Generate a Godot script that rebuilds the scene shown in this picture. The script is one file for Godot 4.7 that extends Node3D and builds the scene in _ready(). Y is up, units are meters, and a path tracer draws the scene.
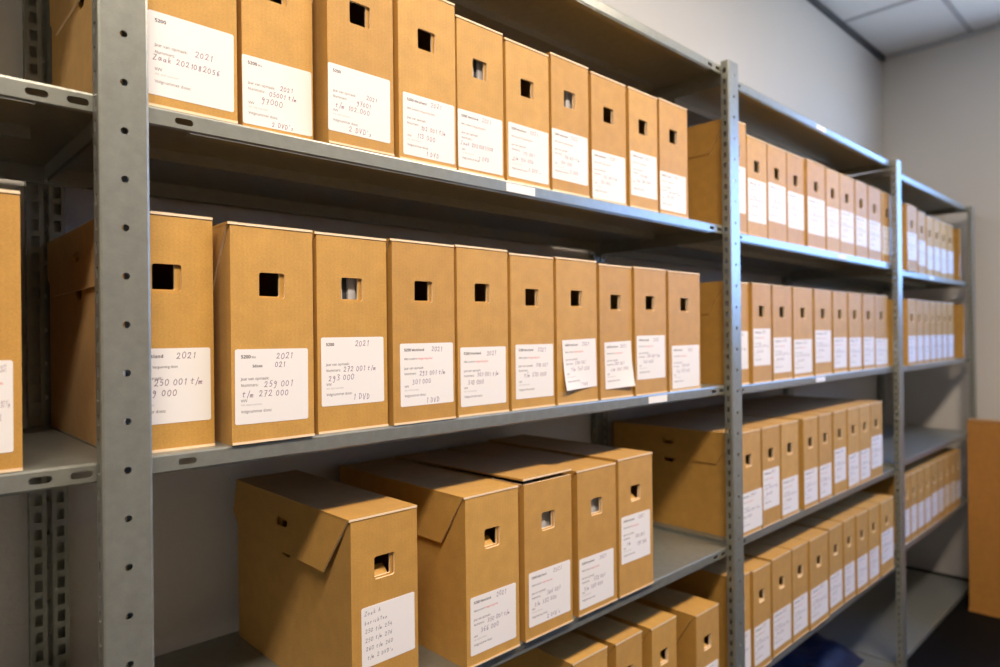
extends Node3D
# A record room: one long galvanised shelving rack filled with cardboard archive boxes. The floor is y = 0, the front of the posts z = 0.

const LIFT := 0.58
const DEPTH := 0.366
const BACK := -0.43
const RIGHT := 3.827
const LEFT := -2.173
const FRONT := 2.98
const TOP := 2.73
const SHEET := 0.003
const POSTS := [-1.25, 0.0, 1.3065, 2.553, 3.69]
const SHELVES := [  # heights of the six shelves in each bay, in mm above the reference line
	[1306, 926, 546, 162, -178, -556], [1306, 926, 546, 162, -178, -556], [1290, 917, 541, 169, -180, -556], [1264, 900, 536, 181, -139, -553]]

# left, right, front, height, then the paper label: left, right, bottom, top (mm)
const BOXES := {
	"near_upper": [
		[4, 128, -25, 256, 26, 120, 13, 105],
		[137, 234, -39, 256, 3, 95, 8, 92],
		[244, 350, -23, 256, 3, 100, 17, 106],
		[359, 468, -27, 256, 10, 106, 8, 98],
		[469, 570, -27, 241, 3, 98, 7, 97],
		[576, 684, -29, 238, 7, 105, 9, 100],
		[686, 792, -27, 244, 3, 102, 22, 111],
		[802, 914, -30, 242, 3, 108, 4, 95],
		[918, 1021, -27, 241, 7, 99, 25, 114],
		[1030, 1144, -29, 245, 3, 105, 9, 91],
	],
	"near_middle": [
		[0, 101, -35, 267, 3, 97, 31, 115],
		[112, 220, -19, 262, 7, 100, 23, 112],
		[226, 336, -25, 262, 8, 104, 35, 125],
		[340, 456, -21, 263, 15, 112, 25, 115],
		[462, 573, -25, 265, 8, 105, 15, 107],
		[577, 686, -25, 261, 13, 106, 18, 109],
		[693, 810, -27, 263, 18, 113, 26, 116],
		[816, 923, -27, 259, 17, 103, 20, 110],
		[924, 1040, -23, 260, 9, 110, 32, 121],
		[1054, 1186, -27, 260, 14, 126, 5, 98],
	],
	"near_lower": [
		[265, 376, -14, 268, 18, 105, 65, 146],
		[464, 581, -14, 263, 11, 109, 17, 106],
		[592, 715, -14, 264, 12, 117, 21, 111],
		[731, 848, -16, 263, 6, 107, 11, 102],
		[854, 971, -16, 267, 10, 107, 62, 153],
	],
	"near_bottom": [
		[745, 849, -42, 243, 6, 98, 17, 109],
		[875, 966, -42, 237, 6, 85, 17, 107],
		[987, 1083, -34, 235, 6, 90, 16, 106],
		[1125, 1227, -12, 227, 6, 96, 16, 102],
	],
	"side_middle": [
		[-200, -86, -23, 270, 86, 107, 19, 107],
	],
	"mid_upper": [
		[1327, 1415, -25, 276, 6, 82, 50, 165],
		[1434, 1546, -33, 256, 6, 106, 38, 148],
		[1550, 1667, -33, 256, 6, 111, 51, 154],
		[1671, 1790, -33, 256, 6, 113, 46, 148],
		[1792, 1927, -27, 256, 6, 130, 41, 148],
		[1946, 2054, -31, 256, 6, 102, 46, 138],
		[2058, 2183, -31, 256, 6, 119, 41, 141],
		[2194, 2309, -31, 256, 6, 109, 41, 138],
		[2319, 2451, -31, 256, 6, 126, 36, 138],
		[2466, 2590, -33, 256, 6, 118, 31, 133],
	],
	"mid_middle": [
		[1327, 1435, -33, 256, 6, 102, 38, 133],
		[1437, 1544, -25, 256, 6, 101, 44, 139],
		[1561, 1682, -29, 256, 6, 115, 20, 115],
		[1691, 1825, -29, 256, 6, 128, 12, 108],
		[1840, 1970, -29, 256, 6, 124, 37, 133],
		[1994, 2113, -33, 256, 6, 112, 15, 110],
		[2121, 2238, -31, 256, 6, 112, 12, 108],
		[2252, 2368, -31, 256, 6, 110, 13, 108],
		[2373, 2513, -31, 256, 6, 134, 10, 102],
	],
	"mid_lower": [
		[1333, 1464, -20, 256, 6, 136, 10, 105],
		[1471, 1576, -20, 256, 6, 99, 44, 146],
		[1583, 1695, -20, 256, 6, 106, 9, 105],
		[1722, 1825, -18, 256, 6, 97, 13, 108],
		[1838, 1937, -20, 256, 6, 93, 10, 105],
		[1951, 2056, -20, 256, 6, 99, 36, 138],
		[2063, 2167, -18, 256, 6, 98, 9, 108],
		[2169, 2271, -18, 256, 6, 96, 12, 108],
		[2274, 2394, -18, 256, 6, 114, 33, 141],
	],
	"mid_bottom": [
		[1328, 1402, -22, 256, 6, 74, 18, 113],
		[1404, 1502, -16, 256, 6, 92, 18, 113],
		[1520, 1638, -20, 256, 6, 112, 18, 113],
		[1644, 1749, -20, 256, 6, 99, 18, 113],
		[1751, 1886, -16, 256, 6, 130, 18, 113],
		[1905, 2012, -20, 256, 6, 101, 18, 113],
		[2023, 2120, -20, 256, 6, 91, 18, 113],
		[2123, 2228, -16, 256, 6, 98, 18, 113],
		[2237, 2340, -16, 256, 6, 97, 18, 113],
		[2350, 2489, -14, 256, 6, 133, 41, 148],
	],
	"far_upper": [
		[2694, 2823, -15, 256, 6, 123, 44, 148],
		[2907, 3013, -33, 256, 6, 100, 36, 138],
		[3068, 3166, -43, 256, 6, 93, 31, 128],
		[3174, 3278, -43, 256, 6, 98, 31, 133],
		[3286, 3387, -43, 256, 6, 95, 26, 133],
		[3396, 3502, -43, 256, 6, 100, 31, 133],
		[3613, 3640, -43, 256, 6, 21, 26, 128],
	],
	"far_middle": [
		[2695, 2804, -17, 256, 6, 103, 13, 113],
		[2842, 2931, -25, 256, 6, 83, 13, 113],
		[2944, 3032, -27, 256, 6, 82, 13, 113],
		[3040, 3122, -27, 256, 6, 77, 13, 113],
		[3130, 3217, -27, 256, 6, 81, 13, 113],
		[3225, 3307, -27, 256, 6, 76, 13, 113],
		[3314, 3419, -27, 256, 6, 99, 13, 113],
		[3613, 3640, -31, 256, 6, 21, 13, 113],
	],
	"far_bottom": [
		[2645, 2725, -24, 256, 6, 74, 26, 128],
		[2731, 2816, -24, 256, 6, 78, 26, 128],
		[2822, 2910, -24, 256, 6, 82, 26, 123],
		[2917, 3010, -24, 256, 6, 87, 26, 123],
		[3017, 3115, -24, 256, 6, 92, 31, 128],
		[3121, 3209, -24, 256, 6, 82, 31, 128],
		[3216, 3308, -24, 256, 6, 86, 36, 128],
		[3315, 3402, -24, 256, 6, 82, 36, 128],
		[3411, 3501, -24, 256, 6, 84, 36, 115],
	],
}
var M := {}
var taken := {}
var font: SystemFont
var bold: SystemFont
var rng := RandomNumberGenerator.new()


func _ready() -> void:
	rng.seed = 7
	set_camera()
	set_sky()
	set_lamps()
	make_materials()
	make_room()
	make_rack()
	make_boxes()
	make_extras()


# ---------------------------------------------------------------- camera, sky, lamps

func set_camera() -> void:
	var c := Camera3D.new()
	c.name = "camera"
	add_child(c)
	var a := CameraAttributesPhysical.new()
	a.frustum_focal_length = 24.19
	a.frustum_focus_distance = 0.86
	a.exposure_aperture = 3.6
	a.frustum_near = 0.05
	a.frustum_far = 100.0
	c.attributes = a
	c.position = Vector3(-0.1993, 0.672 + LIFT, 0.7667)
	c.rotation_degrees = Vector3(0.116, -43.615, -0.658)
	c.current = true


func set_sky() -> void:
	var w := WorldEnvironment.new()
	w.name = "environment"
	var e := Environment.new()
	e.background_mode = Environment.BG_SKY
	var s := ProceduralSkyMaterial.new()
	s.sky_top_color = Color(0.42, 0.64, 1.0)
	s.sky_horizon_color = Color(0.55, 0.74, 1.0)
	s.ground_horizon_color = Color(0.74, 0.8, 0.88)
	s.ground_bottom_color = Color(0.7, 0.75, 0.82)
	s.sky_energy_multiplier = 1.0
	var sky := Sky.new()
	sky.sky_material = s
	e.sky = sky
	e.background_energy_multiplier = 15.0
	e.tonemap_mode = Environment.TONE_MAPPER_LINEAR
	e.tonemap_exposure = 1.0
	e.sdfgi_enabled = true
	e.ssao_enabled = true
	e.ssil_enabled = true
	w.environment = e
	add_child(w)


const LAMP_SPOTS := [Vector2(-0.373, 1.025), Vector2(1.427, 1.025)]  # each covers two cells of the grid by half a cell
const LAMP_SIZE := Vector2(1.2, 0.3)
const LAMP_ENERGY := 5.7
const LAMP_COLOR := Color(1.0, 0.925, 0.84)

func set_lamps() -> void:
	for p in LAMP_SPOTS:
		var l := AreaLight3D.new()
		l.name = "panel_light"
		l.area_size = LAMP_SIZE - Vector2(0.05, 0.05)
		l.light_energy = LAMP_ENERGY
		l.light_color = LAMP_COLOR
		l.area_range = 12.0
		l.area_attenuation = 2.0
		l.shadow_enabled = true
		l.position = Vector3(p.x, TOP - 0.012, p.y)
		l.rotation_degrees = Vector3(-90, 0, 0)
		add_child(l, true)


# ---------------------------------------------------------------- naming

func numbered(called: String) -> String:
	var n: int = taken.get(called, -1) + 1
	taken[called] = n
	return called if n == 0 else "%s_%03d" % [called, n]

func thing(called: String, label: String, category: String, at: Vector3, group := "") -> Node3D:
	var o := Node3D.new()
	o.name = numbered(called)
	add_child(o)
	o.position = at
	o.set_meta("label", label)
	o.set_meta("category", category)
	if group:
		o.set_meta("group", group)
	return o

func part(called: String, mesh: Mesh, mats: Array, parent: Node) -> MeshInstance3D:
	var o := MeshInstance3D.new()
	o.name = called
	o.mesh = mesh
	for i in mats.size():
		o.set_surface_override_material(i, mats[i])
	parent.add_child(o, true)
	return o

func structure(called: String, mesh: Mesh, mat: Material) -> MeshInstance3D:
	var o := part(called, mesh, [mat], self)
	o.set_meta("kind", "structure")
	return o


# ---------------------------------------------------------------- shapes

func new_st() -> SurfaceTool:
	var st := SurfaceTool.new()
	st.begin(Mesh.PRIMITIVE_TRIANGLES)
	st.set_smooth_group(-1)
	return st

func tri(st: SurfaceTool, a: Vector3, b: Vector3, c: Vector3, n: Vector3) -> void:
	if (b - a).cross(c - a).dot(n) > 0.0:  # front faces run clockwise
		var t := b
		b = c
		c = t
	st.add_vertex(a)
	st.add_vertex(b)
	st.add_vertex(c)

func quad(st: SurfaceTool, a: Vector3, b: Vector3, c: Vector3, d: Vector3, n: Vector3) -> void:
	tri(st, a, b, c, n)
	tri(st, a, c, d, n)

func bx(st: SurfaceTool, p: Vector3, q: Vector3, edge: SurfaceTool = null, edges := "") -> void:
	var f := {"x": Vector3.LEFT, "X": Vector3.RIGHT, "y": Vector3.DOWN, "Y": Vector3.UP, "z": Vector3.FORWARD, "Z": Vector3.BACK}
	for k in f:
		var n: Vector3 = f[k]
		var to: SurfaceTool = edge if edge and k in edges else st
		if n.x != 0.0:
			var x := p.x if n.x < 0.0 else q.x
			quad(to, Vector3(x, p.y, p.z), Vector3(x, q.y, p.z), Vector3(x, q.y, q.z), Vector3(x, p.y, q.z), n)
		elif n.y != 0.0:
			var y := p.y if n.y < 0.0 else q.y
			quad(to, Vector3(p.x, y, p.z), Vector3(q.x, y, p.z), Vector3(q.x, y, q.z), Vector3(p.x, y, q.z), n)
		else:
			var z := p.z if n.z < 0.0 else q.z
			quad(to, Vector3(p.x, p.y, z), Vector3(q.x, p.y, z), Vector3(q.x, q.y, z), Vector3(p.x, q.y, z), n)

func commit(sts: Array) -> ArrayMesh:
	var m := ArrayMesh.new()
	for st in sts:
		st.generate_normals()
		m = st.commit(m)
	return m

func rounded(c: Vector2, size: Vector2, r: float, steps := 3) -> PackedVector2Array:
	var out := PackedVector2Array()
	for k in 4:
		var sx: float = [1, -1, -1, 1][k]
		var sy: float = [1, 1, -1, -1][k]
		var o := c + Vector2(sx * (size.x / 2 - r), sy * (size.y / 2 - r))
		for i in steps + 1:
			var a := PI / 2 * k + PI / 2 * i / steps
			out.append(o + Vector2(cos(a), sin(a)) * r)
	return out

func hit(poly: PackedVector2Array, c: Vector2, a: float) -> Vector2:
	# where the ray from c at the angle a leaves the convex outline
	var d := Vector2(cos(a), sin(a))
	for i in poly.size():
		var p := poly[i] - c
		var q := poly[(i + 1) % poly.size()] - c
		var e := q - p
		var den := d.cross(e)
		if absf(den) < 1e-12:
			continue
		var t := p.cross(e) / den
		var u := p.cross(d) / den
		if t > 0.0 and u >= -1e-6 and u <= 1.0 + 1e-6:
			return c + d * t
	return c

func holed(st: SurfaceTool, wall: SurfaceTool, frame: Transform3D, r: Rect2, hole: PackedVector2Array, t: float) -> void:
	# a rectangle of sheet with one convex hole; frame maps (u, v, outward) to the mesh
	var c := Vector2.ZERO
	for p in hole:
		c += p / hole.size()
	var outer := PackedVector2Array([r.position, Vector2(r.end.x, r.position.y), r.end, Vector2(r.position.x, r.end.y)])
	var angles := []
	for p in hole:
		angles.append(fposmod((p - c).angle(), TAU))
	for p in outer:
		angles.append(fposmod((p - c).angle(), TAU))
	angles.sort()
	var n := frame.basis.z
	for i in angles.size():
		var a0: float = angles[i]
		var a1: float = angles[(i + 1) % angles.size()]
		if absf(a1 - a0) < 1e-6:
			continue
		var i0 := hit(hole, c, a0)
		var i1 := hit(hole, c, a1)
		var o0 := hit(outer, c, a0)
		var o1 := hit(outer, c, a1)
		for s in [0.0, -t]:
			quad(st, frame * Vector3(i0.x, i0.y, s), frame * Vector3(o0.x, o0.y, s), frame * Vector3(o1.x, o1.y, s), frame * Vector3(i1.x, i1.y, s), n if s == 0.0 else -n)
		var mid := (i0 + i1) / 2 - c
		quad(wall, frame * Vector3(i0.x, i0.y, 0), frame * Vector3(i1.x, i1.y, 0), frame * Vector3(i1.x, i1.y, -t), frame * Vector3(i0.x, i0.y, -t), -(frame.basis * Vector3(mid.x, mid.y, 0)))

func plain_sheet(st: SurfaceTool, frame: Transform3D, r: Rect2, t: float) -> void:
	var n := frame.basis.z
	var p := r.position
	var q := r.end
	for s in [0.0, -t]:
		quad(st, frame * Vector3(p.x, p.y, s), frame * Vector3(q.x, p.y, s), frame * Vector3(q.x, q.y, s), frame * Vector3(p.x, q.y, s), n if s == 0.0 else -n)

func strip(st: SurfaceTool, frame: Transform3D, w: float, l: float, holes: Array, t: float) -> void:
	# a strip of sheet w wide, l long (along v), with convex holes [outline about 0, v] down its middle line u = w / 2
	var v := 0.0
	for h in holes:
		var half := 0.0
		for p in h[0]:
			half = maxf(half, absf(p.y))
		half += 0.002
		var at: float = h[1]
		if at - half < v or at + half > l:
			continue
		plain_sheet(st, frame, Rect2(0, v, w, at - half - v), t)
		var outline := PackedVector2Array()
		for p in h[0]:
			outline.append(p + Vector2(w / 2, at))
		holed(st, st, frame, Rect2(0, at - half, w, half * 2), outline, t)
		v = at + half
	plain_sheet(st, frame, Rect2(0, v, w, l - v), t)

func extrude(st: SurfaceTool, wall: SurfaceTool, frame: Transform3D, poly: PackedVector2Array, t: float) -> void:
	var n := frame.basis.z
	var index := Geometry2D.triangulate_polygon(poly)
	for i in range(0, index.size(), 3):
		for s in [0.0, -t]:
			var p := [poly[index[i]], poly[index[i + 1]], poly[index[i + 2]]]
			tri(st, frame * Vector3(p[0].x, p[0].y, s), frame * Vector3(p[1].x, p[1].y, s), frame * Vector3(p[2].x, p[2].y, s), n if s == 0.0 else -n)
	var clockwise := Geometry2D.is_polygon_clockwise(poly)
	for i in poly.size():
		var a := poly[i]
		var b := poly[(i + 1) % poly.size()]
		var e := (b - a).orthogonal() * (1.0 if not clockwise else -1.0)
		quad(wall, frame * Vector3(a.x, a.y, 0), frame * Vector3(b.x, b.y, 0), frame * Vector3(b.x, b.y, -t), frame * Vector3(a.x, a.y, -t), frame.basis * Vector3(-e.x, -e.y, 0) * -1.0)


# ---------------------------------------------------------------- materials

func tex(im: Image) -> ImageTexture:
	return ImageTexture.create_from_image(im)

func mat(called: String, c: Color, rough: float, metal := 0.0, spec := 0.5) -> StandardMaterial3D:
	var m := StandardMaterial3D.new()
	m.resource_name = called
	m.albedo_color = c
	m.roughness = rough
	m.metallic = metal
	m.metallic_specular = spec
	return m

func world_mapped(m: StandardMaterial3D, scale: float) -> StandardMaterial3D:
	m.uv1_triplanar = true
	m.uv1_world_triplanar = true
	m.uv1_scale = Vector3.ONE * scale
	m.uv1_triplanar_sharpness = 8.0
	return m

func noise(seed_: int, freq: float, octaves := 3, kind := FastNoiseLite.TYPE_SIMPLEX_SMOOTH) -> FastNoiseLite:
	var n := FastNoiseLite.new()
	n.seed = seed_
	n.noise_type = kind
	n.frequency = freq
	n.fractal_octaves = octaves
	return n

func carton_image() -> Image:
	# kraft paper: fibres, specks and the faint ribs of the fluting, 512 px for 0.25 m
	var im := Image.create(512, 512, false, Image.FORMAT_RGB8)
	var cloud := noise(3, 0.012).get_seamless_image(512, 512)
	var fine := noise(4, 0.16, 2).get_seamless_image(512, 512)
	for y in 512:
		for x in 512:
			var v := 0.93 + 0.07 * (cloud.get_pixel(x, y).r - 0.5) + 0.09 * (fine.get_pixel(x, y).r - 0.5)
			v += 0.007 * sin(x * TAU / 512.0 * 42.0)
			im.set_pixel(x, y, Color(v, v, v))
	for k in 900:
		var p := Vector2(rng.randi() % 512, rng.randi() % 512)
		var d := Vector2.from_angle(rng.randf() * TAU)
		var tone := rng.randf_range(-0.07, 0.05)
		for i in rng.randi_range(3, 12):
			var q := p + d * i
			var x := posmod(int(q.x), 512)
			var y := posmod(int(q.y), 512)
			var v := im.get_pixel(x, y).r + tone
			im.set_pixel(x, y, Color(v, v * 0.995, v * 0.985))
	return im

func steel_image() -> Image:
	# zinc spangle, 512 px
	var im := Image.create(512, 512, false, Image.FORMAT_RGB8)
	var cells := noise(11, 0.03, 2, FastNoiseLite.TYPE_CELLULAR)
	cells.cellular_return_type = FastNoiseLite.RETURN_CELL_VALUE
	var spangle := cells.get_seamless_image(512, 512)
	var cloud := noise(12, 0.02, 4).get_seamless_image(512, 512)
	var fine := noise(13, 0.25, 2).get_seamless_image(512, 512)
	for y in 512:
		for x in 512:
			var v := 0.9 + 0.03 * (spangle.get_pixel(x, y).r - 0.5) + 0.06 * (cloud.get_pixel(x, y).r - 0.5) + 0.05 * (fine.get_pixel(x, y).r - 0.5)
			im.set_pixel(x, y, Color(v, v, v * 0.995))
	return im

func make_materials() -> void:
	font = SystemFont.new()
	font.font_names = PackedStringArray(["Droid Sans"])
	bold = SystemFont.new()
	bold.font_names = PackedStringArray(["Droid Sans"])
	bold.font_weight = 700
	var kraft := tex(carton_image())
	var tones := [Color(0.80, 0.605, 0.275), Color(0.785, 0.59, 0.275), Color(0.81, 0.615, 0.29), Color(0.775, 0.58, 0.26)]
	for k in 4:
		var m := world_mapped(mat("kraft_board", tones[k], 0.62, 0.0, 0.5), 4.0)
		m.rim_enabled = true  # the nap of the paper fibres
		m.rim = 0.22
		m.rim_tint = 0.2
		m.uv1_offset = Vector3(0.31 * k, 0.17 * k, 0.53 * k)
		m.albedo_texture = kraft
		M["carton_%d" % k] = m
	M.old_carton = M.carton_3.duplicate()
	M.old_carton.albedo_color = Color(0.70, 0.48, 0.19)
	M.edge = mat("cut_board_edge", Color(0.93, 0.83, 0.69), 0.9, 0.0, 0.2)
	var zinc := tex(steel_image())
	M.steel = world_mapped(mat("galvanised_steel", Color(0.65, 0.66, 0.63), 0.36, 0.55, 0.5), 5.0)
	M.steel.albedo_texture = zinc
	M.slip = mat("shelf_slip", Color(0.93, 0.92, 0.9), 0.6)
	M.blank = mat("label_paper", Color(0.93, 0.92, 0.91), 0.65, 0.0, 0.3)
	var plaster := NoiseTexture2D.new()
	plaster.width = 512
	plaster.height = 512
	plaster.seamless = true
	plaster.noise = noise(21, 0.045, 4)
	M.wall = world_mapped(mat("painted_plaster", Color(0.815, 0.80, 0.775), 0.85, 0.0, 0.3), 3.0)
	M.wall.heightmap_enabled = true
	M.wall.heightmap_texture = plaster
	M.wall.heightmap_scale = 0.07
	M.dark_wall = world_mapped(mat("beige_grey_paint", Color(0.5, 0.47, 0.42), 0.85, 0.0, 0.3), 3.0)
	M.tile = world_mapped(mat("mineral_fibre", Color(0.93, 0.935, 0.935), 0.95, 0.0, 0.2), 4.0)
	M.tile.heightmap_enabled = true
	M.tile.heightmap_texture = plaster
	M.tile.heightmap_scale = 0.08
	M.grid = mat("white_grid_bar", Color(0.74, 0.75, 0.76), 0.5)
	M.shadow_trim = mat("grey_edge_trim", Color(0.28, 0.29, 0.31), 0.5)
	M.floor = world_mapped(mat("dark_vinyl", Color(0.07, 0.068, 0.066), 0.6, 0.0, 0.2), 2.0)
	M.floor.albedo_texture = kraft
	M.window_frame = mat("white_window_frame", Color(0.85, 0.86, 0.86), 0.4)
	M.pane = mat("window_glass", Color(1, 1, 1, 0.04), 0.02)
	M.pane.transparency = BaseMaterial3D.TRANSPARENCY_ALPHA
	M.lamp = mat("lit_diffuser", Color(0.95, 0.94, 0.9), 0.5)
	M.lamp.emission_enabled = true
	M.lamp.emission = LAMP_COLOR
	M.lamp.emission_energy_multiplier = 1.2
	M.blue = mat("blue_plastic_sheet", Color(0.05, 0.12, 0.26), 0.45)
	M.paper = mat("office_paper", Color(0.72, 0.72, 0.73), 0.8, 0.0, 0.2)
	M.folder = mat("grey_folder", Color(0.25, 0.25, 0.26), 0.7, 0.0, 0.3)


# ---------------------------------------------------------------- room

func make_room() -> void:
	var st := new_st()
	bx(st, Vector3(LEFT - 0.2, -0.1, BACK - 0.2), Vector3(RIGHT + 0.2, 0.0, FRONT + 0.2))
	structure("floor", commit([st]), M.floor)
	st = new_st()
	bx(st, Vector3(LEFT - 0.2, 0.0, BACK - 0.2), Vector3(RIGHT + 0.2, TOP + 0.3, BACK))
	structure("wall_back", commit([st]), M.wall)
	st = new_st()
	bx(st, Vector3(LEFT - 0.2, 0.0, FRONT), Vector3(RIGHT + 0.2, TOP + 0.3, FRONT + 0.2))
	structure("wall_front", commit([st]), M.dark_wall)
	st = new_st()
	bx(st, Vector3(LEFT - 0.2, 0.0, BACK), Vector3(LEFT, TOP + 0.3, FRONT))
	structure("wall_left", commit([st]), M.wall)
	# the right wall has a window towards the daylight
	var w0 := Vector2(0.3, 1.4)
	var w1 := Vector2(2.4, 2.5)
	st = new_st()
	bx(st, Vector3(RIGHT, 0, BACK), Vector3(RIGHT + 0.2, TOP + 0.3, w0.x))
	bx(st, Vector3(RIGHT, 0, w1.x), Vector3(RIGHT + 0.2, TOP + 0.3, FRONT))
	bx(st, Vector3(RIGHT, 0, w0.x), Vector3(RIGHT + 0.2, w0.y, w1.x))
	bx(st, Vector3(RIGHT, w1.y, w0.x), Vector3(RIGHT + 0.2, TOP + 0.3, w1.x))
	structure("wall_right", commit([st]), M.wall)
	st = new_st()
	var b := 0.05
	var x0 := RIGHT + 0.1
	var x1 := RIGHT + 0.15
	for z in [w0.x, (w0.x + w1.x - b) / 2, w1.x - b]:
		bx(st, Vector3(x0, w0.y, z), Vector3(x1, w1.y, z + b))
	bx(st, Vector3(x0, w0.y, w0.x), Vector3(x1, w0.y + b, w1.x))
	bx(st, Vector3(x0, w1.y - b, w0.x), Vector3(x1, w1.y, w1.x))
	var win := structure("window_1", commit([st]), M.window_frame)
	for k in 2:
		st = new_st()
		var half := (w1.x - w0.x) / 2
		bx(st, Vector3(x0 + 0.022, w0.y + b, w0.x + b / 2 + k * half), Vector3(x0 + 0.026, w1.y - b, w0.x + half - b / 2 + k * half))
		part("pane", commit([st]), [M.pane], win)
	# ceiling slab, then the tiles hung in their grid
	st = new_st()
	bx(st, Vector3(LEFT - 0.2, TOP + 0.3, BACK - 0.2), Vector3(RIGHT + 0.2, TOP + 0.4, FRONT + 0.2))
	var ceiling := structure("ceiling", commit([st]), M.tile)
	var xs := []
	for k in 11:
		xs.append(RIGHT - 0.6 * k)
	var zs := [BACK, -0.025]
	for k in 5:
		zs.append(-0.025 + 0.6 * (k + 1))
	zs[-1] = FRONT
	for i in xs.size() - 1:
		for j in zs.size() - 1:
			var hi: float = xs[i]
			var lo: float = xs[i + 1]
			var lit := false
			for p in LAMP_SPOTS:
				lit = lit or (absf(p.x - (lo + hi) / 2) < LAMP_SIZE.x / 2 and p.y > zs[j] and p.y < zs[j + 1])
			st = new_st()
			var upto: float = zs[j + 1] - (LAMP_SIZE.y if lit else 0.0)
			bx(st, Vector3(lo + 0.004, TOP + 0.004, zs[j] + 0.004), Vector3(hi - 0.004, TOP + 0.018, upto - 0.004))
			part("ceiling_tile", commit([st]), [M.tile], ceiling)
	for i in range(1, xs.size() - 1):
		st = new_st()
		bx(st, Vector3(xs[i] - 0.012, TOP, BACK), Vector3(xs[i] + 0.012, TOP + 0.004, FRONT))
		bx(st, Vector3(xs[i] - 0.001, TOP + 0.004, BACK), Vector3(xs[i] + 0.001, TOP + 0.04, FRONT))
		part("grid_bar", commit([st]), [M.grid], ceiling)
	for j in range(1, zs.size() - 1):
		st = new_st()
		bx(st, Vector3(LEFT, TOP + 0.0005, zs[j] - 0.012), Vector3(RIGHT, TOP + 0.004, zs[j] + 0.012))
		bx(st, Vector3(LEFT, TOP + 0.004, zs[j] - 0.001), Vector3(RIGHT, TOP + 0.04, zs[j] + 0.001))
		part("grid_bar", commit([st]), [M.grid], ceiling)
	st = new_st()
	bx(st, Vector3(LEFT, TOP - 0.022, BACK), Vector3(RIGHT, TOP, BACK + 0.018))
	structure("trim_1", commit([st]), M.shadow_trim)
	st = new_st()
	bx(st, Vector3(RIGHT - 0.014, TOP - 0.018, BACK + 0.018), Vector3(RIGHT, TOP, FRONT))
	structure("trim_2", commit([st]), M.grid)
	for k in LAMP_SPOTS.size():
		var p: Vector2 = LAMP_SPOTS[k]
		var t := thing("ceiling_lamp", ["long ceiling light panel over the aisle in front of the nearest bay", "long ceiling light panel over the aisle in front of the second bay"][k], "lamp", Vector3(p.x, TOP, p.y), "ceiling light panels")
		var hx := LAMP_SIZE.x / 2
		var hz := LAMP_SIZE.y / 2
		st = new_st()
		for s in [-1, 1]:
			bx(st, Vector3(-hx, -0.006, s * (hz - 0.01) - 0.01), Vector3(hx, 0.03, s * (hz - 0.01) + 0.01))
			bx(st, Vector3(s * (hx - 0.01) - 0.01, -0.006, -hz + 0.02), Vector3(s * (hx - 0.01) + 0.01, 0.03, hz - 0.02))
		bx(st, Vector3(-hx + 0.02, 0.012, -hz + 0.02), Vector3(hx - 0.02, 0.03, hz - 0.02))
		part("frame", commit([st]), [M.grid], t)
		st = new_st()
		bx(st, Vector3(-hx + 0.02, -0.002, -hz + 0.02), Vector3(hx - 0.02, 0.002, hz - 0.02))
		part("diffuser", commit([st]), [M.lamp], t)


# ---------------------------------------------------------------- the shelving rack

func post_mesh(height: float, first_hole: float) -> ArrayMesh:
	# a C of sheet steel: face 48 mm with round holes, sides 20 mm, return lips with oblong slots
	var st := new_st()
	var round_hole := PackedVector2Array()
	for i in 12:
		round_hole.append(Vector2.from_angle(TAU * i / 12) * 0.0037)
	var holes := []
	var y := fposmod(first_hole, 0.05)
	while y < height:
		holes.append([round_hole, y])
		y += 0.05
	strip(st, Transform3D(Basis.IDENTITY, Vector3(-0.021, 0, 0)), 0.042, height, holes, 0.0015)
	var lip_slots := []
	var side_slots := []
	y = 0.02
	while y < height - 0.01:
		lip_slots.append([rounded(Vector2.ZERO, Vector2(0.0095, 0.016), 0.001, 1), y])
		side_slots.append([rounded(Vector2.ZERO, Vector2(0.006, 0.012), 0.001, 1), y])
		y += 0.025
	for s in [-1.0, 1.0]:
		# rolled corner, side, return lip
		for a in [[Vector2(0.021, 0.0), Vector2(0.0232, -0.0008)], [Vector2(0.0232, -0.0008), Vector2(0.024, -0.003)]]:
			quad(st, Vector3(s * a[0].x, 0, a[0].y), Vector3(s * a[1].x, 0, a[1].y), Vector3(s * a[1].x, height, a[1].y), Vector3(s * a[0].x, height, a[0].y), Vector3(s, 0, 1))
		var side := Basis(Vector3(0, 0, -1), Vector3.UP, Vector3(s, 0, 0))
		strip(st, Transform3D(side, Vector3(s * 0.024, 0, -0.003)), 0.017, height, side_slots, 0.0015)
		strip(st, Transform3D(Basis(Vector3(-s, 0, 0), Vector3.UP, Vector3(0, 0, -1)), Vector3(s * 0.024, 0, -0.02)), 0.0205, height, lip_slots, 0.0015)
	bx(st, Vector3(-0.0225, height - 0.002, -0.0195), Vector3(0.0225, height, -0.001))
	return commit([st])

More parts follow.
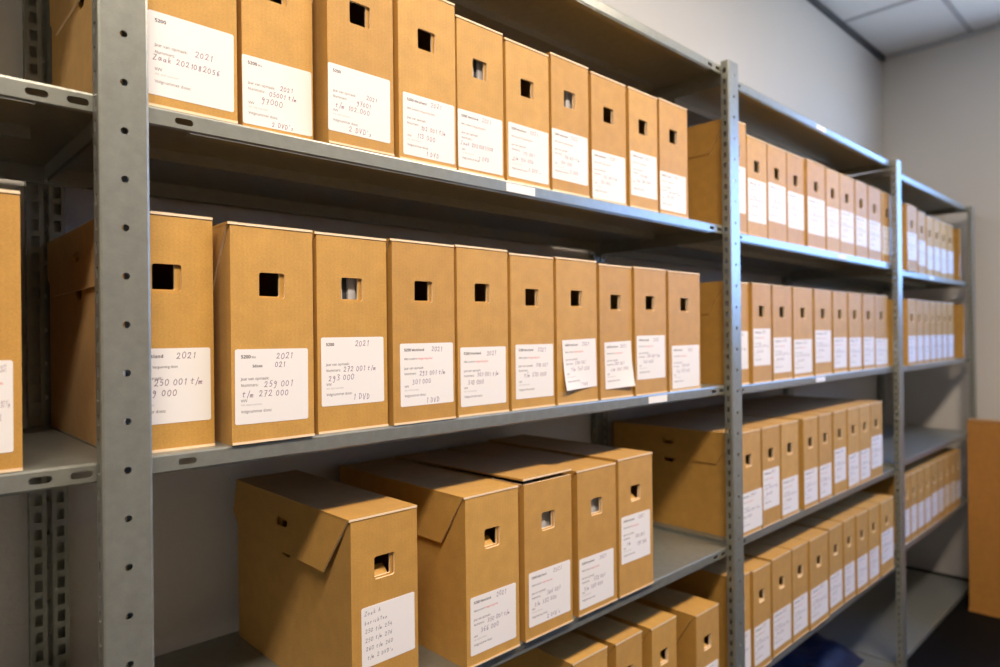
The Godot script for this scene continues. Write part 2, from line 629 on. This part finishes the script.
func shelf_mesh(l: float) -> ArrayMesh:
	# a folded tray: origin at the left end of its top front edge
	var st := new_st()
	var d := 0.379
	bx(st, Vector3(0, -0.001, -d + 0.002), Vector3(l, 0, -0.003))
	quad(st, Vector3(0, 0, -0.003), Vector3(l, 0, -0.003), Vector3(l, -0.0008, -0.0008), Vector3(0, -0.0008, -0.0008), Vector3(0, 1, 0.5))
	quad(st, Vector3(0, -0.0008, -0.0008), Vector3(l, -0.0008, -0.0008), Vector3(l, -0.003, 0), Vector3(0, -0.003, 0), Vector3(0, 0.5, 1))
	var slot := rounded(Vector2.ZERO, Vector2(0.0072, 0.0195), 0.0034, 4)
	# front lip, its length along v
	var lip := Transform3D(Basis(Vector3.UP, Vector3.RIGHT, Vector3.BACK), Vector3(0, -0.0195, 0))
	strip(st, lip, 0.0165, l, [[slot, 0.065], [slot, l - 0.071], [slot, l - 0.036]], 0.001)
	quad(st, Vector3(0, -0.0195, 0), Vector3(l, -0.0195, 0), Vector3(l, -0.0215, -0.002), Vector3(0, -0.0215, -0.002), Vector3(0, -1, 1))
	bx(st, Vector3(0.072, -0.0225, -0.016), Vector3(l - 0.072, -0.0215, -0.002))
	# rear lip and its return, end lips
	bx(st, Vector3(0, -0.026, -d), Vector3(l, 0, -d + 0.002))
	bx(st, Vector3(0.05, -0.026, -d + 0.002), Vector3(l - 0.05, -0.025, -d + 0.014))
	for x in [0.001, l - 0.002]:
		bx(st, Vector3(x, -0.022, -d + 0.002), Vector3(x + 0.001, -0.001, -0.002))
	# stiffening fold along the middle
	bx(st, Vector3(0.05, -0.016, -d * 0.5 - 0.02), Vector3(l - 0.05, -0.001, -d * 0.5 + 0.02))
	return commit([st])

func make_rack() -> void:
	var rack := thing("shelving_rack", "long galvanised steel shelving rack with punched posts filled with cardboard archive boxes", "shelving", Vector3.ZERO)
	var heights := [1.893, 1.893, 1.893, 1.872, 1.845]
	for i in POSTS.size():
		var m := post_mesh(heights[i], (0.9869 if i != 2 else 1.2815) + LIFT)
		var f := part("upright_post", m, [M.steel], rack)
		f.position = Vector3(POSTS[i], 0, 0)
		f.set_meta("label", "front post with small round holes")
		var r := part("upright_post", m, [M.steel], rack)
		r.position = Vector3(POSTS[i], 0, -0.4225)
		r.rotation.y = PI
		r.set_meta("label", "rear post with oblong slots")
	var slip := new_st()
	bx(slip, Vector3(-0.034, -0.007, 0), Vector3(0.034, 0.007, 0.0006))
	var slip_mesh := commit([slip])
	var slips := {"1/2": 0.603, "1/3": 1.003, "2/1": 1.888, "2/2": 2.043, "3/2": 3.046, "2/3": 1.86}
	for bay in 4:
		var x0: float = POSTS[bay] + 0.001
		var m := shelf_mesh(POSTS[bay + 1] - POSTS[bay] - 0.002)
		for k in 6:
			var s := part("shelf", m, [M.steel], rack)
			s.position = Vector3(x0, SHELVES[bay][k] / 1000.0 + LIFT, -0.0212)
			var key := "%d/%d" % [bay, k + 1]
			if slips.has(key):
				var t := part("label_strip", slip_mesh, [M.slip], s)
				t.position = Vector3(slips[key] - x0, -0.0115, 0.0002)
				t.set_meta("label", "blank white label strip")


# ---------------------------------------------------------------- archive boxes

const ORDINAL := ["first", "second", "third", "fourth", "fifth", "sixth", "seventh", "eighth", "ninth", "tenth"]
const ROWS := {  # bay, shelf, words
	"near_upper": [1, 1, "upper shelf", "nearest bay"], "near_middle": [1, 2, "middle shelf", "nearest bay"], "near_lower": [1, 3, "lower shelf", "nearest bay"],
	"near_bottom": [1, 4, "bottom row", "nearest bay"], "side_middle": [0, 2, "middle shelf", "bay cut by the left edge"],
	"mid_upper": [2, 1, "upper shelf", "second bay"], "mid_middle": [2, 2, "middle shelf", "second bay"], "mid_lower": [2, 3, "lower shelf", "second bay"], "mid_bottom": [2, 4, "bottom row", "second bay"],
	"far_upper": [3, 1, "upper shelf", "far bay"], "far_middle": [3, 2, "middle shelf", "far bay"], "far_bottom": [3, 4, "bottom row", "far bay"]}

# what is written on the labels one can read: style (0 number only, 1 with red line, 2 a note), then [text, x, y, size] in mm from the top left
const WRITING := {
	"near_upper": [
		[0, ["2021", 50, 40, 7], ["Zaak 2021082056", 5, 55, 6.6]],
		[3, ["2021", 50, 38, 6], ["05001 t/m", 35, 49.5, 6], ["97000", 24, 62, 7.5], ["2 DVD's", 38, 92, 6]],
		[0, ["2021", 57, 39, 6], ["97001", 42, 50.5, 6.2], ["t/m 102.000", 10, 61, 7], ["2 DVD's", 30, 91, 7.5]],
		[1, ["2021", 50, 12, 7], ["102 001 t/m", 31, 52, 6.5], ["113 000", 24, 66, 7.5], ["1 DVD", 40, 91, 7.5]],
		[1, ["2021", 50, 12, 7], ["Zaak 2021087508", 5, 58, 6.2], ["1 DVD", 42, 78, 7]],
		[1, ["2021", 50, 12, 7], ["113 001", 33, 52, 6.5], ["t/m 126 000", 10, 64, 6.5], ["2 DVD's", 46, 79, 6.5]],
		[1, ["2021", 50, 12, 7], ["126 001 t/m", 31, 52, 6], ["136 000", 22, 64, 6.5], ["2 DVD", 46, 79, 6.5]],
		[1, ["2021", 50, 12, 7], ["136 001 t/m", 31, 52, 6], ["150 000", 22, 64, 6.5]],
		[1, ["2021", 50, 12, 7], ["150 001", 33, 52, 6], ["t/m 164 000", 20, 64, 6.5]],
		[1, ["2021", 50, 12, 7], ["164 001 t/m", 31, 52, 6], ["178 000", 22, 64, 6.5]]],
	"near_middle": [
		[4, ["2021", 57, 13, 7.5], ["250 001 t/m", 33, 47, 7], ["259 000", 19, 60, 7.5]],
		[5, ["2021", 52, 13, 7.5], ["021", 50, 24, 6.5], ["259 001", 36, 49, 7.5], ["t/m 272 000", 8, 61, 7.5]],
		[0, ["2021", 50, 13, 7.5], ["272 001 t/m", 32, 48, 6.8], ["293 000", 10, 60, 7.5], ["1 DVD", 46, 89, 8]],
		[1, ["2021", 55, 13, 7], ["293 001 t/m", 33, 49, 6.4], ["301 000", 20, 62, 7], ["1 DVD", 44, 92, 7.5]],
		[1, ["2021", 54, 14, 7], ["301 001 t/m", 33, 48, 6.4], ["310 000", 14, 60, 7]],
		[1, ["2021", 55, 13, 7], ["310 001", 50, 40, 6.4], ["t/m 330 000", 20, 57, 7]],
		[1, ["2021", 55, 13, 7], ["330 001", 33, 48, 6.4], ["t/m 340 000", 20, 60, 7], ["1 DVD", 46, 90, 6.5]],
		[1, ["2021", 55, 13, 7], ["340 001", 33, 48, 6.4], ["t/m 345 000", 20, 60, 7]],
		[1, ["2021", 55, 13, 7], ["345 001 t/m", 33, 48, 6.2], ["348 000", 20, 60, 7]],
		[1, ["2021", 55, 13, 7], ["348 001", 33, 48, 6.4], ["t/m 350 000", 14, 60, 7]]],
	"near_lower": [
		[2, ["Zoek A", 5, 13, 6], ["berichten", 5, 27, 5.5], ["250 t/m 254", 6, 41, 5.5], ["250 t/m 276", 6, 55, 5.5], ["260 t/m 260", 7, 69, 5.5], ["t/m 2 DVD's", 9, 83, 5.5]],
		[1, ["2021", 53, 12, 7.5], ["350 001 t/m", 34, 49, 6.5], ["366 000", 20, 62, 7.5]],
		[1, ["2021", 55, 12, 7.5], ["366 001", 40, 48, 7], ["t/m 372 000", 12, 61, 7], ["2 DVD's", 40, 90, 7]],
		[1, ["2021", 55, 12, 7], ["372 001", 38, 49, 7], ["t/m 380 000", 12, 62, 7]],
		[1, ["2021", 55, 12, 7], ["380 001", 44, 50, 6.5], ["t/m", 16, 60, 6.5], ["390 000", 50, 66, 6.5]]]}

# strokes of the handwriting: outlines in a unit box, y down, the line at y = 1
const STROKES := {
	"0": [[0.5, 0.05, 0.15, 0.25, 0.08, 0.6, 0.25, 0.95, 0.55, 1.0, 0.85, 0.75, 0.85, 0.3, 0.5, 0.05]],
	"1": [[0.35, 0.2, 0.6, 0.0, 0.5, 1.0]],
	"2": [[0.1, 0.3, 0.3, 0.03, 0.7, 0.05, 0.8, 0.3, 0.5, 0.7, 0.1, 0.97, 0.4, 0.9, 0.95, 1.0]],
	"3": [[0.15, 0.1, 0.6, 0.0, 0.8, 0.2, 0.4, 0.45, 0.85, 0.65, 0.7, 0.95, 0.15, 0.95]],
	"4": [[0.5, 0.0, 0.1, 0.6, 0.9, 0.6], [0.65, 0.3, 0.6, 1.1]],
	"5": [[0.85, 0.02, 0.35, 0.05, 0.25, 0.45, 0.7, 0.42, 0.85, 0.7, 0.6, 0.98, 0.15, 0.92]],
	"6": [[0.75, 0.0, 0.3, 0.3, 0.15, 0.75, 0.45, 1.0, 0.8, 0.75, 0.55, 0.5, 0.2, 0.7]],
	"7": [[0.1, 0.08, 0.85, 0.05, 0.4, 1.1], [0.3, 0.52, 0.8, 0.5]],
	"8": [[0.8, 0.15, 0.4, 0.0, 0.2, 0.25, 0.75, 0.65, 0.6, 1.0, 0.2, 0.9, 0.35, 0.55, 0.8, 0.15]],
	"9": [[0.8, 0.25, 0.45, 0.05, 0.15, 0.3, 0.45, 0.55, 0.8, 0.25, 0.75, 0.8, 0.5, 1.25, 0.2, 1.2]],
	"/": [[0.75, -0.1, 0.2, 1.15]], ".": [[0.3, 0.95, 0.4, 1.0]], "'": [[0.4, 0.0, 0.3, 0.25]],
	"t": [[0.5, 0.1, 0.4, 0.9, 0.7, 0.95], [0.15, 0.4, 0.85, 0.35]],
	"m": [[0.1, 0.5, 0.1, 1.0, 0.15, 0.6, 0.4, 0.5, 0.45, 1.0, 0.5, 0.6, 0.8, 0.5, 0.85, 1.0]],
	"s": [[0.75, 0.55, 0.3, 0.6, 0.7, 0.85, 0.2, 1.0]],
	"D": [[0.25, 0.05, 0.2, 1.0, 0.75, 0.85, 0.9, 0.45, 0.6, 0.1, 0.1, 0.05]],
	"V": [[0.1, 0.05, 0.45, 1.0, 0.9, 0.0]],
	"A": [[0.1, 1.0, 0.5, 0.0, 0.9, 1.0], [0.25, 0.65, 0.75, 0.6]],
	"Z": [[0.1, 0.05, 0.9, 0.0, 0.1, 1.0, 0.95, 0.95]],
	"a": [[0.8, 0.5, 0.3, 0.5, 0.15, 0.85, 0.45, 1.0, 0.75, 0.7, 0.8, 0.5, 0.8, 0.9, 0.95, 1.0]],
	"k": [[0.2, 0.0, 0.2, 1.0], [0.75, 0.45, 0.25, 0.72, 0.8, 1.0]],
	"o": [[0.5, 0.5, 0.2, 0.65, 0.25, 0.95, 0.6, 0.98, 0.8, 0.7, 0.5, 0.5]],
	"e": [[0.2, 0.75, 0.75, 0.7, 0.5, 0.5, 0.2, 0.7, 0.35, 1.0, 0.8, 0.95]],
	"b": [[0.2, 0.0, 0.2, 1.0, 0.7, 0.95, 0.75, 0.6, 0.25, 0.6]],
	"r": [[0.2, 0.5, 0.25, 1.0, 0.3, 0.6, 0.75, 0.5]],
	"i": [[0.4, 0.5, 0.45, 1.0], [0.45, 0.25, 0.5, 0.28]],
	"c": [[0.75, 0.55, 0.4, 0.5, 0.2, 0.8, 0.45, 1.0, 0.8, 0.95]],
	"h": [[0.2, 0.0, 0.2, 1.0, 0.3, 0.6, 0.7, 0.55, 0.75, 1.0]],
	"n": [[0.2, 0.5, 0.2, 1.0, 0.3, 0.6, 0.7, 0.52, 0.75, 1.0]]}

const PX := 4.0  # label pixels in a millimetre

func stroke(im: Image, a: Vector2, b: Vector2, r: float, c: Color) -> void:
	for y in range(maxi(0, int(minf(a.y, b.y) - r - 1)), mini(im.get_height(), int(maxf(a.y, b.y) + r + 2))):
		for x in range(maxi(0, int(minf(a.x, b.x) - r - 1)), mini(im.get_width(), int(maxf(a.x, b.x) + r + 2))):
			var p := Vector2(x + 0.5, y + 0.5)
			var q := Geometry2D.get_closest_point_to_segment(p, a, b)
			var cover := clampf(r + 0.5 - p.distance_to(q), 0.0, 1.0)
			if cover > 0.0:
				im.set_pixel(x, y, im.get_pixel(x, y).lerp(c, cover * c.a))

func handwrite(im: Image, text: String, at: Vector2, size: float, c: Color) -> void:
	var x := at.x * PX
	var y := at.y * PX
	var s := size * PX * 0.95
	for ch in text:
		if STROKES.has(ch):
			var lift := rng.randf_range(-0.08, 0.08)
			var big := rng.randf_range(0.9, 1.08)
			for line in STROKES[ch]:
				for i in range(0, line.size() - 2, 2):
					var p := Vector2(line[i] * 0.62, line[i + 1] - 1.0 + lift) * s * big
					var q := Vector2(line[i + 2] * 0.62, line[i + 3] - 1.0 + lift) * s * big
					p.x -= p.y * 0.12
					q.x -= q.y * 0.12
					stroke(im, p + Vector2(x, y), q + Vector2(x, y), 1.05, c)
		x += s * (0.55 if ch in " .'1i/" else 1.0 if ch == "m" else 0.82)

func print_text(im: Image, f: Font, text: String, at: Vector2, size: float, c: Color) -> float:
	var ts := TextServerManager.get_primary_interface()
	var px := int(round(size * PX))
	var line := TextLine.new()
	line.add_string(text, f, px)
	var x := at.x * PX
	var y := at.y * PX
	for g in ts.shaped_text_get_glyphs(line.get_rid()):
		var key := Vector2i(px, 0)
		ts.font_render_glyph(g.font_rid, key, g.index)
		var page := ts.font_get_glyph_texture_idx(g.font_rid, key, g.index)
		if page >= 0:
			var uv := ts.font_get_glyph_uv_rect(g.font_rid, key, g.index)
			var off := ts.font_get_glyph_offset(g.font_rid, key, g.index)
			var src := ts.font_get_texture_image(g.font_rid, key, page)
			for j in int(uv.size.y):
				for i in int(uv.size.x):
					var a: float = src.get_pixel(int(uv.position.x) + i, int(uv.position.y) + j).a * c.a
					var px_x := int(x + off.x) + i
					var px_y := int(y + off.y) + j
					if a > 0.0 and px_x >= 0 and px_y >= 0 and px_x < im.get_width() and px_y < im.get_height():
						im.set_pixel(px_x, px_y, im.get_pixel(px_x, px_y).lerp(c, a))
		x += g.advance
	return x / PX

func label_image(w: float, h: float, entry: Array) -> Image:
	var im := Image.create(int(w * PX), int(h * PX), false, Image.FORMAT_RGB8)
	im.fill(Color(0.91, 0.895, 0.885))
	var dark := Color(0.22, 0.2, 0.2, 0.95)
	var grey := Color(0.33, 0.3, 0.3, 0.95)
	var style: int = entry[0]
	var k := h / 95.0
	if style != 2:
		var x := print_text(im, bold, "5200", Vector2(7, 12 * k), 5.4, dark)
		if style == 1 or style == 4:
			print_text(im, bold, " Westland", Vector2(x, 12 * k), 5.0, dark)
			x = print_text(im, font, "WRO archief in ", Vector2(7, 25 * k), 3.6, dark)
			print_text(im, font, "Vergunning doos", Vector2(x, 25 * k), 3.6, Color(0.8, 0.22, 0.16, 0.95) if style == 1 else dark)
		elif style == 3:
			print_text(im, font, " We", Vector2(x, 12 * k), 3.8, grey)
		elif style == 5:
			print_text(im, font, " We", Vector2(x, 12 * k), 3.8, grey)
			print_text(im, bold, "Sdoos", Vector2(21, 23.5 * k), 4.6, dark)
		print_text(im, font, "Jaar van opmaak:", Vector2(7, 39.5 * k), 4.4, grey)
		print_text(im, font, "Nummers:", Vector2(7, 47.5 * k), 4.4, grey)
		print_text(im, font, "VVV", Vector2(7, 67 * k), 4.4, grey)
		print_text(im, font, "incl. stuk nummers", Vector2(7, 72 * k), 2.9, Color(0.6, 0.57, 0.56, 0.8))
		print_text(im, font, "Volgnummer doos:", Vector2(7, 81 * k), 4.4, grey)
	for i in range(1, entry.size()):
		handwrite(im, entry[i][0], Vector2(entry[i][1] * w / 95.0, entry[i][2] * k), entry[i][3], Color(0.29, 0.12, 0.27, 0.95) if style != 2 else Color(0.4, 0.38, 0.42, 0.9))
	return im

func paper_material(im: Image) -> StandardMaterial3D:
	var m := mat("printed_label", Color.WHITE, 0.65, 0.0, 0.3)
	m.albedo_texture = tex(im)
	m.texture_repeat = false
	return m

func flat_label(w: float, h: float) -> ArrayMesh:
	# a rounded sheet 0.4 mm thick, printed side to +z, centred
	var st := new_st()
	var edge := rounded(Vector2.ZERO, Vector2(w, h), 0.0025, 3)
	for i in edge.size():
		var a := edge[i]
		var b := edge[(i + 1) % edge.size()]
		for p in [Vector2.ZERO, b, a]:
			st.set_uv(Vector2(p.x / w + 0.5, 0.5 - p.y / h))
			st.add_vertex(Vector3(p.x, p.y, 0.0004))
		for p in [[a, 0.0004], [b, 0.0004], [b, 0.0], [a, 0.0004], [b, 0.0], [a, 0.0]]:
			st.set_uv(Vector2(0.01, 0.01))
			st.add_vertex(Vector3(p[0].x, p[0].y, p[1]))
	return commit([st])

func curled_label(w: float, h: float, side: float) -> ArrayMesh:
	# a sheet whose lower corner on one side has come away from the board
	var st := new_st()
	st.set_smooth_group(1)
	var n := 10
	var at := func(i: int, j: int) -> Vector3:
		var u := float(i) / n
		var v := float(j) / n
		var free := clampf((1.0 - v) * 0.9 + (u if side > 0.0 else 1.0 - u) * 0.7 - 0.75, 0.0, 1.0)
		return Vector3((u - 0.5) * w, (v - 0.5) * h, 0.0005 + 0.011 * free * free)
	for i in n:
		for j in n:
			var c := [[i, j], [i, j + 1], [i + 1, j + 1], [i + 1, j]]
			for back in 2:
				var order := [0, 1, 2, 0, 2, 3] if back == 0 else [2, 1, 0, 3, 2, 0]
				st.set_smooth_group(1 + back)
				for k in order:
					st.set_uv(Vector2(float(c[k][0]) / n, 1.0 - float(c[k][1]) / n))
					st.add_vertex(at.call(c[k][0], c[k][1]) - Vector3(0, 0, 0.0003 * back))
	return commit([st])

func body_mesh(w: float, h: float, shift: float) -> ArrayMesh:
	# open-topped carton, origin in the middle of its base, front to +z, with a hand hole through the outer and the tucked inner board
	var st := new_st()
	var edge := new_st()
	var d := DEPTH
	var t := SHEET
	var x0 := -w / 2 + t
	var x1 := w / 2
	var zf := d / 2
	var top := h - t - 0.0006
	var hole_y := h - 0.073
	var size := Vector2(minf(0.033, w * 0.31), 0.031)
	holed(st, edge, Transform3D(Basis.IDENTITY, Vector3(0, 0, zf)), Rect2(x0, t, x1 - x0, top - t), rounded(Vector2(0, hole_y), size, 0.0035), t)
	quad(edge, Vector3(x0, top, zf), Vector3(x1, top, zf), Vector3(x1, top, zf - t), Vector3(x0, top, zf - t), Vector3.UP)
	quad(st, Vector3(x0, t, zf), Vector3(x0, top, zf), Vector3(x0, top, zf - t), Vector3(x0, t, zf - t), Vector3.LEFT)
	quad(st, Vector3(x1, t, zf), Vector3(x1, top, zf), Vector3(x1, top, zf - t), Vector3(x1, t, zf - t), Vector3.RIGHT)
	holed(st, edge, Transform3D(Basis.IDENTITY, Vector3(0, 0, zf - t - 0.0004)), Rect2(x0 + t, h - 0.125, x1 - x0 - 2 * t, 0.118), rounded(Vector2(shift, hole_y + 0.002), size - Vector2(0.006, 0.001), 0.002), t)
	# sides, back, base with its pale cut edge at the front
	holed(st, st, Transform3D(Basis(Vector3(0, 0, -1), Vector3.UP, Vector3(-1, 0, 0)), Vector3(x0, 0, zf - t)), Rect2(0, t, d - t, top - t), rounded(Vector2(0.186 - t, h - 0.064), Vector2(0.03, 0.054), 0.008), t)
	bx(st, Vector3(x1 - t, t, -d / 2), Vector3(x1, top, zf - t))
	bx(st, Vector3(x0 + t, t, -d / 2), Vector3(x1 - t, top, -d / 2 + t))
	bx(st, Vector3(x0, 0, -d / 2), Vector3(x1, t, zf + 0.0012), edge, "Z")
	return commit([st, edge])

func lid_mesh(w: float) -> ArrayMesh:
	# origin at the rear edge of its underside
	var st := new_st()
	var edge := new_st()
	bx(st, Vector3(-w / 2, 0, 0), Vector3(w / 2, SHEET, DEPTH + 0.001), edge, "Z")
	return commit([st, edge])

func flap_mesh() -> ArrayMesh:
	# the side flap of the lid, hanging from its origin (the front top corner): u runs to the back, v up
	var st := new_st()
	var edge := new_st()
	var t := SHEET - 0.0004
	var f := Transform3D(Basis(Vector3(0, 0, -1), Vector3.UP, Vector3(-1, 0, 0)), Vector3.ZERO)
	var low := -0.076
	var c := 0.186
	extrude(st, edge, f, PackedVector2Array([Vector2(0.004, 0), Vector2(0.052, low), Vector2(c - 0.03, low), Vector2(c - 0.03, 0)]), t)
	holed(st, st, f, Rect2(c - 0.03, low, 0.06, -low), rounded(Vector2(c, -0.034), Vector2(0.036, 0.013), 0.006, 4), t)
	extrude(st, edge, f, PackedVector2Array([Vector2(c + 0.03, 0), Vector2(c + 0.03, low), Vector2(DEPTH - 0.04, low), Vector2(DEPTH - 0.004, -0.05), Vector2(DEPTH - 0.002, 0)]), t)
	quad(edge, Vector3(0, low, -c + 0.03), Vector3(0, low, -c - 0.03), Vector3(t, low, -c - 0.03), Vector3(t, low, -c + 0.03), Vector3.DOWN)
	return commit([st, edge])

func make_boxes() -> void:
	var flap := flap_mesh()
	var tab_st := new_st()
	var tab_edge := new_st()
	bx(tab_st, Vector3(-0.012, 0, -0.002), Vector3(0.012, 0.02, 0), tab_edge, "Y")
	var tab_mesh := commit([tab_st, tab_edge])
	var shared := []
	for k in 5:
		shared.append(paper_material(label_image(92, 92, [1, ["2021", 50, 12, 7], ["%d%d0 001 t/m" % [3 + k, 2 + k], 30, 48, 7], ["%d%d0 000" % [3 + k, 4 + k], 16, 62, 7]])))
	for row in BOXES:
		var place: Array = ROWS[row]
		var base: float = SHELVES[place[0]][place[1]] / 1000.0 + LIFT
		for i in BOXES[row].size():
			var b: Array = BOXES[row][i]
			var w: float = (b[1] - b[0]) / 1000.0
			var h: float = b[3] / 1000.0
			var zf: float = b[2] / 1000.0
			var t := thing("archive_box", box_label(row, i), "box", Vector3((b[0] + b[1]) / 2000.0, base + 0.0002, zf - DEPTH / 2), "archive boxes on the %s of the %s" % [place[2], place[3]])
			var kraft: Material = M["carton_%d" % (rng.randi() % 4)]
			var shift := clampf(-0.004 + 0.006 * t.position.x, -0.004, 0.008)  # the tucked inner board never quite lines up
			part("body", body_mesh(w, h, shift), [kraft, M.edge], t)
			var lid := part("lid", lid_mesh(w), [kraft, M.edge], t)
			lid.position = Vector3(0, h - SHEET, -DEPTH / 2)
			var side := part("side_flap", flap, [kraft, M.edge], t)
			side.position = Vector3(-w / 2 + 0.0002, h - SHEET, DEPTH / 2)
			side.rotation.z = -FLARE.get("%s/%d" % [row, i], 0.0)
			if row == "near_lower" and i == 2:
				lid.rotation.x = -0.018
			if place[1] >= 3 and not (row == "near_lower" and i in [2, 3]):
				# the pushed-in tab of the hand hole leans back from its lower edge
				var tab := part("hole_tab", tab_mesh, [kraft, M.edge], t)
				tab.position = Vector3(-0.003, h - 0.088, DEPTH / 2 - 0.004)
				tab.rotation.x = -0.9
			var lw: float = (b[5] - b[4]) / 1000.0
			var lh: float = (b[7] - b[6]) / 1000.0
			var ink: Material = shared[(i * 3 + row.length()) % 5]
			if WRITING.has(row):
				ink = paper_material(label_image(lw * 1000, lh * 1000, WRITING[row][i]))
			var loose: bool = row == "near_middle" and i in [6, 7]
			var paper := part("label", curled_label(lw, lh, -1.0 if i == 6 else 1.0) if loose else flat_label(lw, lh), [ink], t)
			paper.position = Vector3(-w / 2 + (b[4] + b[5]) / 2000.0, (b[6] + b[7]) / 2000.0, DEPTH / 2)
			paper.rotation.z = deg_to_rad(1.6 if loose else rng.randf_range(-0.4, 0.4))
			paper.set_meta("label", "white paper label with print and handwriting")

const FLARE := {"near_lower/0": 0.13, "near_lower/1": 0.06, "near_bottom/1": 0.03, "near_bottom/2": 0.03, "near_bottom/3": 0.05, "mid_lower/0": 0.02}  # side flaps that stand off the box, in radians

const NEAR := {
	"near_upper": ["archive box labelled Zaak 2021082056, partly behind the first post", "archive box labelled 97000, pushed back beside the first one on the upper shelf", "third archive box on the upper near shelf, set forward of its left neighbour", "archive box labelled 113 000 with red print, fourth on the upper near shelf"],
	"near_middle": ["archive box labelled 250 001 on the middle shelf, half behind the first post", "archive box labelled 2021 021 and 259 001 t/m 272 000", "archive box with papers showing in its hand hole, third on the middle near shelf", "archive box labelled 301 000 with red print, fourth on the middle near shelf"],
	"near_lower": ["archive box with a handwritten note and loose side flap, leftmost on the lower shelf", "archive box labelled 366 000, second from left on the lower near shelf", "archive box with its lid slightly ajar on the lower shelf", "fourth archive box from the left on the lower shelf of the nearest bay", "archive box with a high label at the right end of the lower shelf"]}

func box_label(row: String, i: int) -> String:
	if NEAR.has(row) and i < NEAR[row].size():
		return NEAR[row][i]
	var place: Array = ROWS[row]
	if row == "side_middle":
		return "archive box cut off by the left edge of the picture"
	return "brown archive box, %s from the left on the %s of the %s" % [ORDINAL[i], place[2], place[3]]

func make_extras() -> void:
	# papers that show through the hand holes
	var spots := [["near_upper", 4, "fifth box on the upper shelf"], ["near_upper", 6, "seventh box on the upper shelf"], ["near_middle", 2, "third box on the middle shelf"], ["near_lower", 2, "third box on the lower shelf"], ["near_lower", 3, "fourth box on the lower shelf"]]
	for s in spots:
		var b: Array = BOXES[s[0]][s[1]]
		var place: Array = ROWS[s[0]]
		var w: float = (b[1] - b[0]) / 1000.0
		var base: float = SHELVES[place[0]][place[1]] / 1000.0 + LIFT
		var t := thing("document_stack", "papers seen through the hand hole of the %s" % s[2], "papers", Vector3((b[0] + b[1]) / 2000.0, base + SHEET + 0.0004, b[2] / 1000.0 - 0.011), "papers inside archive boxes")
		var x := -w / 2 + 0.012
		var k := 0
		while x < w / 2 - 0.02:
			var st := new_st()
			var thick := 0.008 + 0.003 * (k % 3)
			bx(st, Vector3(x, 0, -0.3), Vector3(x + thick, b[3] / 1000.0 - 0.03, -0.003 * (k % 2)))
			part("paper_bundle" if k % 3 else "folder", commit([st]), [M.paper if k % 3 else M.folder], t)
			x += thick + 0.0006
			k += 1
	# a big flat carton stands in front of the far end of the rack
	var st := new_st()
	var edge := new_st()
	bx(st, Vector3(0, 0.012, 0), Vector3(0.09, 0.845, 0.62), edge, "")
	var t := thing("large_carton", "large flat brown carton standing on the floor by the right wall", "carton", Vector3(3.37, 0, 0.03))
	part("body", commit([st]), [M.old_carton], t)
	st = new_st()
	bx(st, Vector3(-0.004, 0.0, -0.003), Vector3(0.094, 0.012, 0.623))
	part("base_flap", commit([st]), [M.old_carton], t)
	st = new_st()
	bx(st, Vector3(-0.003, 0.845, -0.002), Vector3(0.093, 0.849, 0.622))
	part("lid", commit([st]), [M.old_carton], t)
	# the lowest shelf of the second bay: blue plastic and a small carton
	var y: float = SHELVES[2][5] / 1000.0 + LIFT
	st = new_st()
	st.set_smooth_group(1)
	var n := 22
	var lump := noise(31, 5.0, 3)
	var at := func(i: int, j: int) -> Vector3:
		var u := float(i) / n * 2 - 1
		var v := float(j) / n * 2 - 1
		var r := clampf(1.0 - pow(absf(u), 3.0), 0.0, 1.0) * clampf(1.0 - pow(absf(v), 3.0), 0.0, 1.0)
		return Vector3(u * 0.3, 0.001 + 0.09 * sqrt(r) * (1.0 + 0.35 * lump.get_noise_2d(u * 0.3, v * 0.3)), v * 0.13)
	for i in n:
		for j in n:
			for k in [[0, 0], [1, 0], [1, 1], [0, 0], [1, 1], [0, 1]]:
				st.add_vertex(at.call(i + k[0], j + k[1]))
	for e in [[Vector3(-0.3, 0.001, -0.13), Vector3(0.3, 0.001, 0.13)]]:
		quad(st, e[0], Vector3(e[1].x, 0.001, e[0].z), e[1], Vector3(e[0].x, 0.001, e[1].z), Vector3.DOWN)
	var bag := part("plastic_bag", commit([st]), [M.blue], self)
	bag.position = Vector3(2.2, y, -0.25)
	bag.set_meta("label", "dark blue plastic bag lying on the lowest shelf of the second bay")
	bag.set_meta("category", "bag")
	st = new_st()
	edge = new_st()
	bx(st, Vector3(-0.08, 0, -0.05), Vector3(0.08, 0.07, 0.05))
	var small := thing("small_carton", "small brown carton in front of the blue plastic bag", "carton", Vector3(1.86, y + 0.0002, -0.08))
	part("body", commit([st]), [M.carton_0], small)
	st = new_st()
	bx(st, Vector3(-0.082, 0.07, -0.052), Vector3(0.082, 0.073, 0.052))
	part("lid", commit([st]), [M.carton_0], small)
